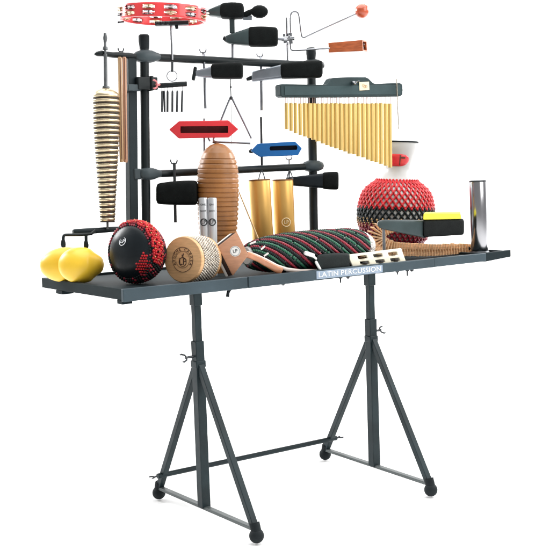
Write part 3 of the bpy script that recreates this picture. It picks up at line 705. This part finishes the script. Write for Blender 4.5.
def prof_at(s):
    for i in range(1, len(pp)):
        if acc[i] >= s: return pp[i - 1].lerp(pp[i], (s - acc[i - 1]) / max(1e-9, acc[i] - acc[i - 1]))
    return pp[-1]
s = R * .90; row = 0
while s < acc[-1] - R * .25:
    q = prof_at(s); nb = 60
    for i in range(nb):
        a = 2 * pi * (i + .5 * (row % 2)) / nb; deg = math.degrees(a) % 360
        pos = C + n * q.y + (uu * cos(a) + vv * sin(a)) * (q.x + .001)
        mode = (i + row // 2) % 4; low = sin(a) < .25
        (bk if (mode < 3 if low else mode == 0) else br).ball(pos, .0062 if row else .0050, 1)
    s += .0098; row += 1
br.build('red_beads', BEADDR, shl, smooth=180); bk.build('black_beads', BEADB, shl, smooth=180)
# bright bead strands over the top and a drop-shaped patch low on the front
b = MB()
for j in range(6):
    for i in range(30):
        a = radians(118 - i * 4.6 - j * 1.2); q = prof_at(R * (.98 + .078 * j + .02 * sin(i)))
        if (i + j * 2) % 5 == 4: continue
        b.ball(C + n * q.y + (uu * cos(a) + vv * sin(a)) * (q.x + .005), .0060, 1)
for yy in range(9):
    wv = [.6, 1.2, 1.9, 2.5, 3.0, 3.2, 3.1, 2.6, 1.6][yy]
    for k in range(-3, 4):
        if abs(k) > wv: continue
        px, py = 143.5 + k * 2.3 + (1.1 if yy % 2 else 0), 253 + yy * 2.7
        d = ray(px, py).normalized(); oc = CAM - C; RRs = R * .955
        # place on the front of the shell
        best = None
        for st in range(400):
            pnt = CAM + d * ((C - CAM).length - R * 1.1 + st * R * .004); rel = pnt - C; hgt = rel.dot(n); rad = (rel - n * hgt).length
            rp = 0
            for (r0_, h0_), (r1_, h1_) in zip(prof, prof[1:]):
                if h1_ <= hgt <= h0_: rp = r0_ + (r1_ - r0_) * (h0_ - hgt) / (h0_ - h1_); break
            if rad < rp: best = pnt; break
        if best: b.ball(best - d * .001, .0048, 1)
b.build('bright_red_beads', BEADR, shl, smooth=180)
b = MB()
for j in range(3):
    for i in range(9):
        a = radians(112 - i * 15 - j * 5); q = prof_at(R * (1.02 + .16 * j)); b.ball(C + n * q.y + (uu * cos(a) + vv * sin(a)) * (q.x + .0095), .0030, 1)
b.build('pale_beads', BEADT, shl, smooth=180)
b = MB()
def shell_point(px, py):
    d = ray(px, py).normalized()
    for st in range(600):
        pnt = CAM + d * ((C - CAM).length - R * 1.1 + st * R * .003); rel = pnt - C; hgt = rel.dot(n); rad = (rel - n * hgt).length
        for (r0_, h0_), (r1_, h1_) in zip(prof, prof[1:]):
            if h1_ <= hgt <= h0_:
                if rad < r0_ + (r1_ - r0_) * (h0_ - hgt) / (h0_ - h1_): return pnt
                break
c = shell_point(122.6, 241.5); nn = ((c - C).normalized() + n).normalized(); ut = Z.cross(nn).normalized(); vt = nn.cross(ut); c = c + nn * .0006
b = MB(); b.torus(c, ut, vt, .0155, .0013, 28, 5); b.text('LP', .021, c, ut, vt, .0006); b.build('print', WHITEINK, shl)

# ------------------------------------------------------------------ barrel wrapped in bead strands
YBm = .09
pa, pb = at(246, 252, YBm), at(371, 247, YBm)
Ra = 17.9 * (pb - CAM).dot(fwd) / FPX; axm = (V((pb.x, YBm, 0)) - V((pa.x, YBm, 0))).normalized(); Lm = pb.x - pa.x
C = V((pa.x, YBm, ZF + Ra + .004))
ba = thing('bead_shaker', 'long lying shaker wound with slanting red, green and black bead strands', 'shaker', V((C.x + Lm / 2, YBm, ZF)))
pr = [(0, .45), (.03, .60), (.08, .74), (.16, .87), (.28, .96), (.45, 1), (.65, 1), (.8, .97), (.88, .88), (.94, .72), (.98, .5), (1, .3)]
b = MB(); b.lathe([(0, 0)] + [(Ra * .95 * r, Lm * t) for t, r in pr] + [(0, Lm)], C, axm, 44); shl = b.build('shell', GOURD, ba)
wb = MB()
NSN = 14
for k in range(NSN * 2):
    kind = 'b' if k % 2 else ('r' if (k // 2) % 2 else 'g')
    a0 = 2 * pi * k / (NSN * 2); turns = 1.02; steps = 84
    sb_ = MB()
    for i in range(steps):
        t = .02 + .885 * i / (steps - 1)
        if random.random() < .03: continue
        a = a0 + turns * 2 * pi * t; r = Ra * interp(pr, t)
        big = .0076 if kind != 'b' else .0080
        sb_.ball(C + axm * Lm * t + (Z * cos(a) - Y * sin(a)) * (r * 1.0), big * (.75 + .25 * interp(pr, t)) * random.uniform(.92, 1.08), 1)
    sb_.build(*{'r': ('red_strand', BEADDR), 'g': ('green_strand', BEADGN), 'b': ('black_strand', BEADB)}[kind], shl, smooth=180)
for i in range(340):
    t = random.uniform(.915, .995); a = random.uniform(0, 2 * pi); wb.ball(C + axm * Lm * t + (Z * cos(a) - Y * sin(a)) * Ra * interp(pr, t), .0055, 1)
wb.build('white_beads', BEADW, shl, smooth=180)
b = MB(); F = Face(260, 248, YBm - .08)
for (x0, y0, x1, y1) in ((250, 244, 256, 241.5), (261, 249.5, 265, 246), (264, 256, 268.5, 253)): b.tube([F.p(x0, y0), F.p(x1, y1)], .0035, 8)
b.build('white_toggles', BEADW, shl)

# ------------------------------------------------------------------ jingle stick
F = FaceX(376, 258, .0)
js = thing('jingle_stick', 'flat ivory jingle stick with two rows of three slots and a black grip', 'jingle stick', F.p(352, 270))
P00, P10, P11, P01 = (347.2, 254.7), (400.4, 248.2), (405.8, 263.4), (352.6, 268.0)
def js_p(u, v, off=0):
    x = (P00[0] * (1 - u) + P10[0] * u) * (1 - v) + (P01[0] * (1 - u) + P11[0] * u) * v
    y = (P00[1] * (1 - u) + P10[1] * u) * (1 - v) + (P01[1] * (1 - u) + P11[1] * u) * v
    return F.p(x, y, off)
us = [0, .16, .33, .45, .62, .73, .90, 1]; vs_ = [0, .18, .40, .58, .80, 1]
b = MB(); vv_ = [js_p(u, v) for u in us for v in vs_]; ff = []
for i in range(7):
    for j in range(5):
        if i in (1, 3, 5) and j in (1, 3): continue
        k = i * 6 + j; ff.append([k, k + 1, k + 7, k + 6])
b.add(vv_, ff); fr = b.build('frame', IVORY, js, solid=.012, bevel=.002)
for ui in (.245, .545, .825):
    for vi in (.27, .69):
        c = js_p(ui, vi, .0); ax = (Z + E1 * .12).normalized()
        b = MB()
        for dz in (-.0035, .0035): b.lathe([(0, .002), (.006, .002), (.0165, .0008), (.0165, -.0008), (.006, -.0008), (0, -.0008)], c + ax * dz, ax, 18)
        b.tube([c - ax * .013, c + ax * .013], .0013, 6); b.build('jingle', DBRASS if vi > .5 else mat('bronze jingle', (.22, .15, .08), .4, .7), js)
bell_part('grip', F, [(316.8, 257, 268.5, .6), (317.6, 255.4, 270.4, .85), (320, 254.2, 272.4, 1), (334, 252.8, 271.6, 1), (347, 252.9, 270.4, .95), (349.5, 254.4, 269.8, .9)], mat('black grip', (.007, .011, .011), .6, 0, .2, 200, .2, 30, spec=.2), .014, js, .6)
b = MB(); b.tube([F.p(304.6, 252.8, -.012), F.p(305.4, 253, -.012), F.p(313.4, 255.6, -.008), F.p(314, 255.8, -.008)], [.006, .0085, .0085, .006], 12)
b.tube([F.p(315.6, 261.4, -.012), F.p(316, 262, -.012), F.p(320, 269.4, -.012), F.p(320.4, 270, -.012)], [.004, .0058, .0058, .004], 12); b.tube([F.p(312, 255.4, -.004), F.p(319, 261, 0)], .005, 10); b.build('toggle', WHITE, js)

# ------------------------------------------------------------------ big gourd with netting
F = Face(396, 215, .50); base = F.p(394.3, 250); base = V((base.x, base.y, ZF + .001))
top = F.p(398.5, 142); Hs = top.z - base.z
sk = thing('shekere', 'large white gourd in red and black bead netting with a flared neck', 'shekere', base)
def zof(py): return (F.p(396, py).z - base.z)
tab = [(141.5, 19.5), (147, 19.2), (155, 16.8), (162, 14.4), (166.5, 13.2), (170, 13.6), (173, 14.8), (176.5, 16.8), (180, 20.2), (183.5, 25), (187.5, 30), (193, 33.8), (202, 36.4), (211, 37.4), (220, 36.8), (229, 34.4), (238, 30), (245, 23), (249, 17), (251, 10)]
def smo(py):
    return sum(interp(tab, py + d) for d in (-1.5, -.75, 0, .75, 1.5)) / 5 if py > 143 else interp(tab, py)
b = MB(); prof = [(0, 0)]; pys = [251 - i * (251 - 141.5) / 90 for i in range(91)]
for py in pys: prof.append((smo(py) * F.m, max(0, zof(py) - zof(251))))
prof += [(18.2 * F.m, prof[-1][1]), (15 * F.m, prof[-1][1] - .05), (0, prof[-1][1] - .07)]
b.lathe(prof, base, (top - base), 64); shl = b.build('shell', GOURD, sk, smooth=60)
b = MB(); ht = zof(141.5) - zof(251); axs = (top - base).normalized()
b.lathe([(19.0 * F.m, ht - .001), (19.9 * F.m, ht - .002), (20.1 * F.m, ht + .003), (19.4 * F.m, ht + .006), (18.4 * F.m, ht + .004), (18.4 * F.m, ht - .001)], base, axs, 64, False); b.build('rim', RUBBER, sk)
a1 = axs.cross(Y).normalized(); b1 = axs.cross(a1)
def gp(py, a, lift=0.0): return base + axs * (zof(py) - zof(251)) + (a1 * cos(a) + b1 * sin(a)) * (smo(py) * F.m + lift)
net = {'red_netting': (BEADR, 179.5, 207, 38), 'black_netting': (BEADB, 206.5, 222.5, 38), 'dark_red_netting': (BEADDR, 222.5, 248, 38)}
for nm, (m, y0, y1, nn_) in net.items():
    b = MB(); rows = max(3, round((y1 - y0) / 3.7))
    step = (y1 - y0) / rows
    for k in range(nn_):
        for sg in (-1, 1):
            pts = []
            for i in range(rows * 2 + 1):
                py = y0 + step * i / 2; a = 2 * pi * (k + sg * i * .25) / nn_; pts.append(gp(py, a, .003))
            b.tube(pts, .0050, 6)
    for i in range(rows + 1):
        for k in range(nn_):
            a = 2 * pi * (k + (0 if i % 2 == 0 else .5)) / nn_; b.ball(gp(y0 + step * i, a, .004), .0076, 1)
    b.build(nm, m, shl, smooth=180)
b = MB()
for k in range(40):
    a = 2 * pi * (k + .25) / 40
    for i in range(4): b.ball(gp(217.5 + i * 2.2 + (k % 3) * .5, a + .02 * i, .007), .0050, 1)
b.build('tan_beads', BEADT, shl, smooth=180)
b = MB(); P = []
for i in range(11):
    t = i / 10; a_px = 391 + t * 20
    P.append(a_px)
toward = atan2((CAM - base).dot(b1), (CAM - base).dot(a1))
def patch(y0, y1, aa, lift, round_=False):
    ring = []; N = 14
    vs = []; fs = []
    for i in range(N + 1):
        t = i / N; a = toward + radians(aa[0] + (aa[1] - aa[0]) * t); sq = 1 if not round_ else sqrt(max(.03, 1 - max(0, (t - .55) / .45) ** 2))
        ym, hh = (y0 + y1) / 2, (y1 - y0) / 2 * sq
        for j in range(5): vs.append(gp(ym - hh + 2 * hh * j / 4, a, lift))
    for i in range(N):
        for j in range(4): k = i * 5 + j; fs.append([k, k + 1, k + 6, k + 5])
    return vs, fs
vs, fs = patch(153.6, 165.6, (-38, 44), .0008, True); sgn = 1
c_test = gp(160, toward + radians(44)); 
if (c_test - gp(160, toward)).dot(E1) < 0: vs, fs = patch(153.6, 165.6, (38, -44), .0008, True); sgn = -1
b.add(vs, fs); pt = b.build('red_emblem', RED, shl, solid=.0012)
b = MB()
vs, fs = patch(154.6, 164.6, (sgn * 6, sgn * 10), .0018); b.add(vs, fs)
vs, fs = patch(156.2, 158, (sgn * 10, sgn * 26), .0018); b.add(vs, fs); b.build('emblem_marks', DARKW, pt, solid=.0008)

# ------------------------------------------------------------------ wooden slat clapper in an arc
F = FaceX(420, 250, .125)
kk = thing('slat_rattle', 'row of many thin brown wooden slats strung in a curve along the table front', 'rattle', F.p(430, 256))
ctl = [((396, 226.5), 7), ((387.5, 227.6), 9), ((379, 231.0), 12), ((375.8, 238), 13), ((380, 244.5), 13), ((388, 247.8), 12), ((397, 249.2), 10.2), ((410, 249.6), 9.6), ((428, 250), 9.2), ((448, 250.0), 8.2), ((469, 249.4), 6.5)]
cp = [V((a[0], a[1], 0)) for a, w in ctl]; path = smoothpath(cp, 12); wid = smoothpath([V((w, 0, 0)) for a, w in ctl], 12)
acc = [0]
for i in range(1, len(path)): acc.append(acc[-1] + (path[i] - path[i - 1]).length)
NSL = 46; inner = []
for k in range(NSL):
    s = acc[-1] * k / (NSL - 1); i = max(j for j in range(len(acc)) if acc[j] <= s + 1e-9); i = min(i, len(path) - 2)
    t = (s - acc[i]) / max(1e-9, acc[i + 1] - acc[i]); p = path[i].lerp(path[i + 1], t); w = wid[i].lerp(wid[i + 1], t).x
    tg = (path[i + 1] - path[i]).normalized(); nr = V((-tg.y, tg.x, 0))
    if nr.y < 0 and s > acc[-1] * .6: nr = -nr
    jit = random.uniform(-.5, .5)
    c = F.p(p.x, p.y, .012); e0 = F.p(p.x + nr.x * (w + jit) * .5 * 1.35, p.y + nr.y * (w + jit) * .5 * 1.35, .012); tt = (F.p(p.x + tg.x, p.y + tg.y, .012) - c).normalized()
    hv = e0 - c
    lowest = (c - V((0, 0, abs(hv.z)))).z
    if lowest < ZF + .002: c = c + Z * (ZF + .002 - lowest)
    b = MB(); q = (tt * .93 + E3 * .16 * random.uniform(.4, 1.5)).normalized(); dpt = q.cross(hv.normalized()).normalized() * .011
    b.loft([[c + hv * i_ + dpt * j_ + q * .0031 * s_ for i_, j_ in ((-1, -1), (1, -1), (1, 1), (-1, 1))] for s_ in (-1, 1)])
    b.build('slat', SLAT, kk, .0012); inner.append(c)
b = MB(); b.tube([inner[i] + E3 * .004 for i in range(NSL)], .0050, 8); b.build('cord', mat('dark cord', (.05, .03, .02), .8), kk)
b = MB(); e = inner[-1]; b.tube([e - E1 * .002, e + E1 * .012], .010, 12); b.build('end_grip', RUBBER, kk)

# ------------------------------------------------------------------ chrome tube on the end shelf
F = Face(478, 220, .075); p = F.p(477.6, 181); q = F.p(479.6, 252); q = p + (q - p) * ((ZF + .001 - p.z) / (q.z - p.z)); r = 8.5 * F.m; ax = (p - q).normalized(); L = (p - q).length
ch = thing('chrome_shaker', 'tall polished chrome tube standing at the right end of the table', 'shaker', q)
b = MB(); b.lathe([(0, 0), (r * .97, 0), (r, .002), (r, L - .006), (r * .97, L - .003), (0, L - .003)], q, ax, 56); b.build('tube', mat('polished chrome', (.40, .40, .42), .2, 1, 0, 60, .08, 3, rvar=.04, stretch=(1, 1, .05)), ch)
b = MB(); b.lathe([(0, L + .0035), (r * .93, L + .0035), (r * 1.01, L + .001), (r * 1.01, L - .004), (r * .9, L - .0045)], q, ax, 48); b.build('end_cap', DSTEEL, ch)
b = MB(); b.lathe([(0, .0012), (r * 1.12, .0012), (r * 1.14, .006), (r * 1.03, .012), (r * 1.005, .012)], q, ax, 40); b.build('foot_ring', DSTEEL, ch)

# ------------------------------------------------------------------ yellow shells
def lemon(F, cx, cy, hw, hh, tipx, tipy, depth, name, lab, nz_seed):
    c = F.p(cx, cy); root = None
    ax = (F.p(tipx, tipy) - c).normalized(); Lr = (F.p(tipx, tipy) - c).length
    prof = []
    for i in range(41):
        t = -1 + 2 * i / 40; hgt = t
        r = sqrt(max(0, 1 - t * t)); 
        if t > .45: r = r * (1 - .16 * sin((t - .45) / .55 * pi)) 
        prof.append((r * hh * F.m, t * (Lr if t > 0 else hw * F.m)))
    b = MB(); b.lathe(prof, c, ax, 48)
    for p in b.v: p += (p - c).normalized() * noise.noise(p * 9 + V((nz_seed, 0, 0))) * .003
    lo = min(p.z for p in b.v)
    for p in b.v: p.z += ZF + .001 - lo
    o = b.build(name, YELLOW, smooth=180); return tag(o, lab, 'shaker', 'yellow shells on the table end')
lemon(Face(57, 264, .53), 65, 264, 25, 17.4, 92, 262, 0, 'yellow_shell', 'rounder yellow gourd shell at the far left corner, half hidden behind the other', 3)
lemon(Face(81, 264, .405), 79.5, 265.5, 21.5, 18, 104, 265.0, 0, 'yellow_shell', 'front yellow lemon shaped gourd shell with its tip towards the black shaker', 8)

# ------------------------------------------------------------------ light: white studio
w = bpy.data.worlds.new('World'); scene.world = w; w.use_nodes = True
w.node_tree.nodes['Background'].inputs['Color'].default_value = (1, 1, 1, 1)
w.node_tree.nodes['Background'].inputs['Strength'].default_value = .41
def area(name, loc, target, sx, sy, power, col=(1, 1, 1)):
    l = bpy.data.lights.new(name, 'AREA'); l.shape = 'RECTANGLE'; l.size = sx; l.size_y = sy; l.energy = power; l.color = col
    o = bpy.data.objects.new(name, l); COL.objects.link(o); o.location = loc
    o.rotation_euler = (V(target) - V(loc)).to_track_quat('-Z', 'Y').to_euler(); return o
area('key_softbox', (1.6, -3.6, 3.2), (.2, .3, .9), 3.2, 3.2, 125, (1, .985, .96))
area('top_softbox', (.3, .3, 4.6), (.3, .3, 0), 5, 5, 250)
bc_ = V((0, 0, 0)) + E3 * 2.6
area('backdrop_light', bc_ - E1 * 5 + Z * 3.6, bc_ - E1 * 1.5 + E3 * 2 + Z * 1.2, 3, 2, 360)
area('backdrop_light', bc_ + E1 * 5 + Z * 3.6, bc_ + E1 * 1.5 + E3 * 2 + Z * 1.2, 3, 2, 360)
scene.view_settings.view_transform = 'Standard'; scene.view_settings.look = 'None'; scene.view_settings.gamma = 1; scene.view_settings.exposure = 0
scene.view_settings.use_curve_mapping = False
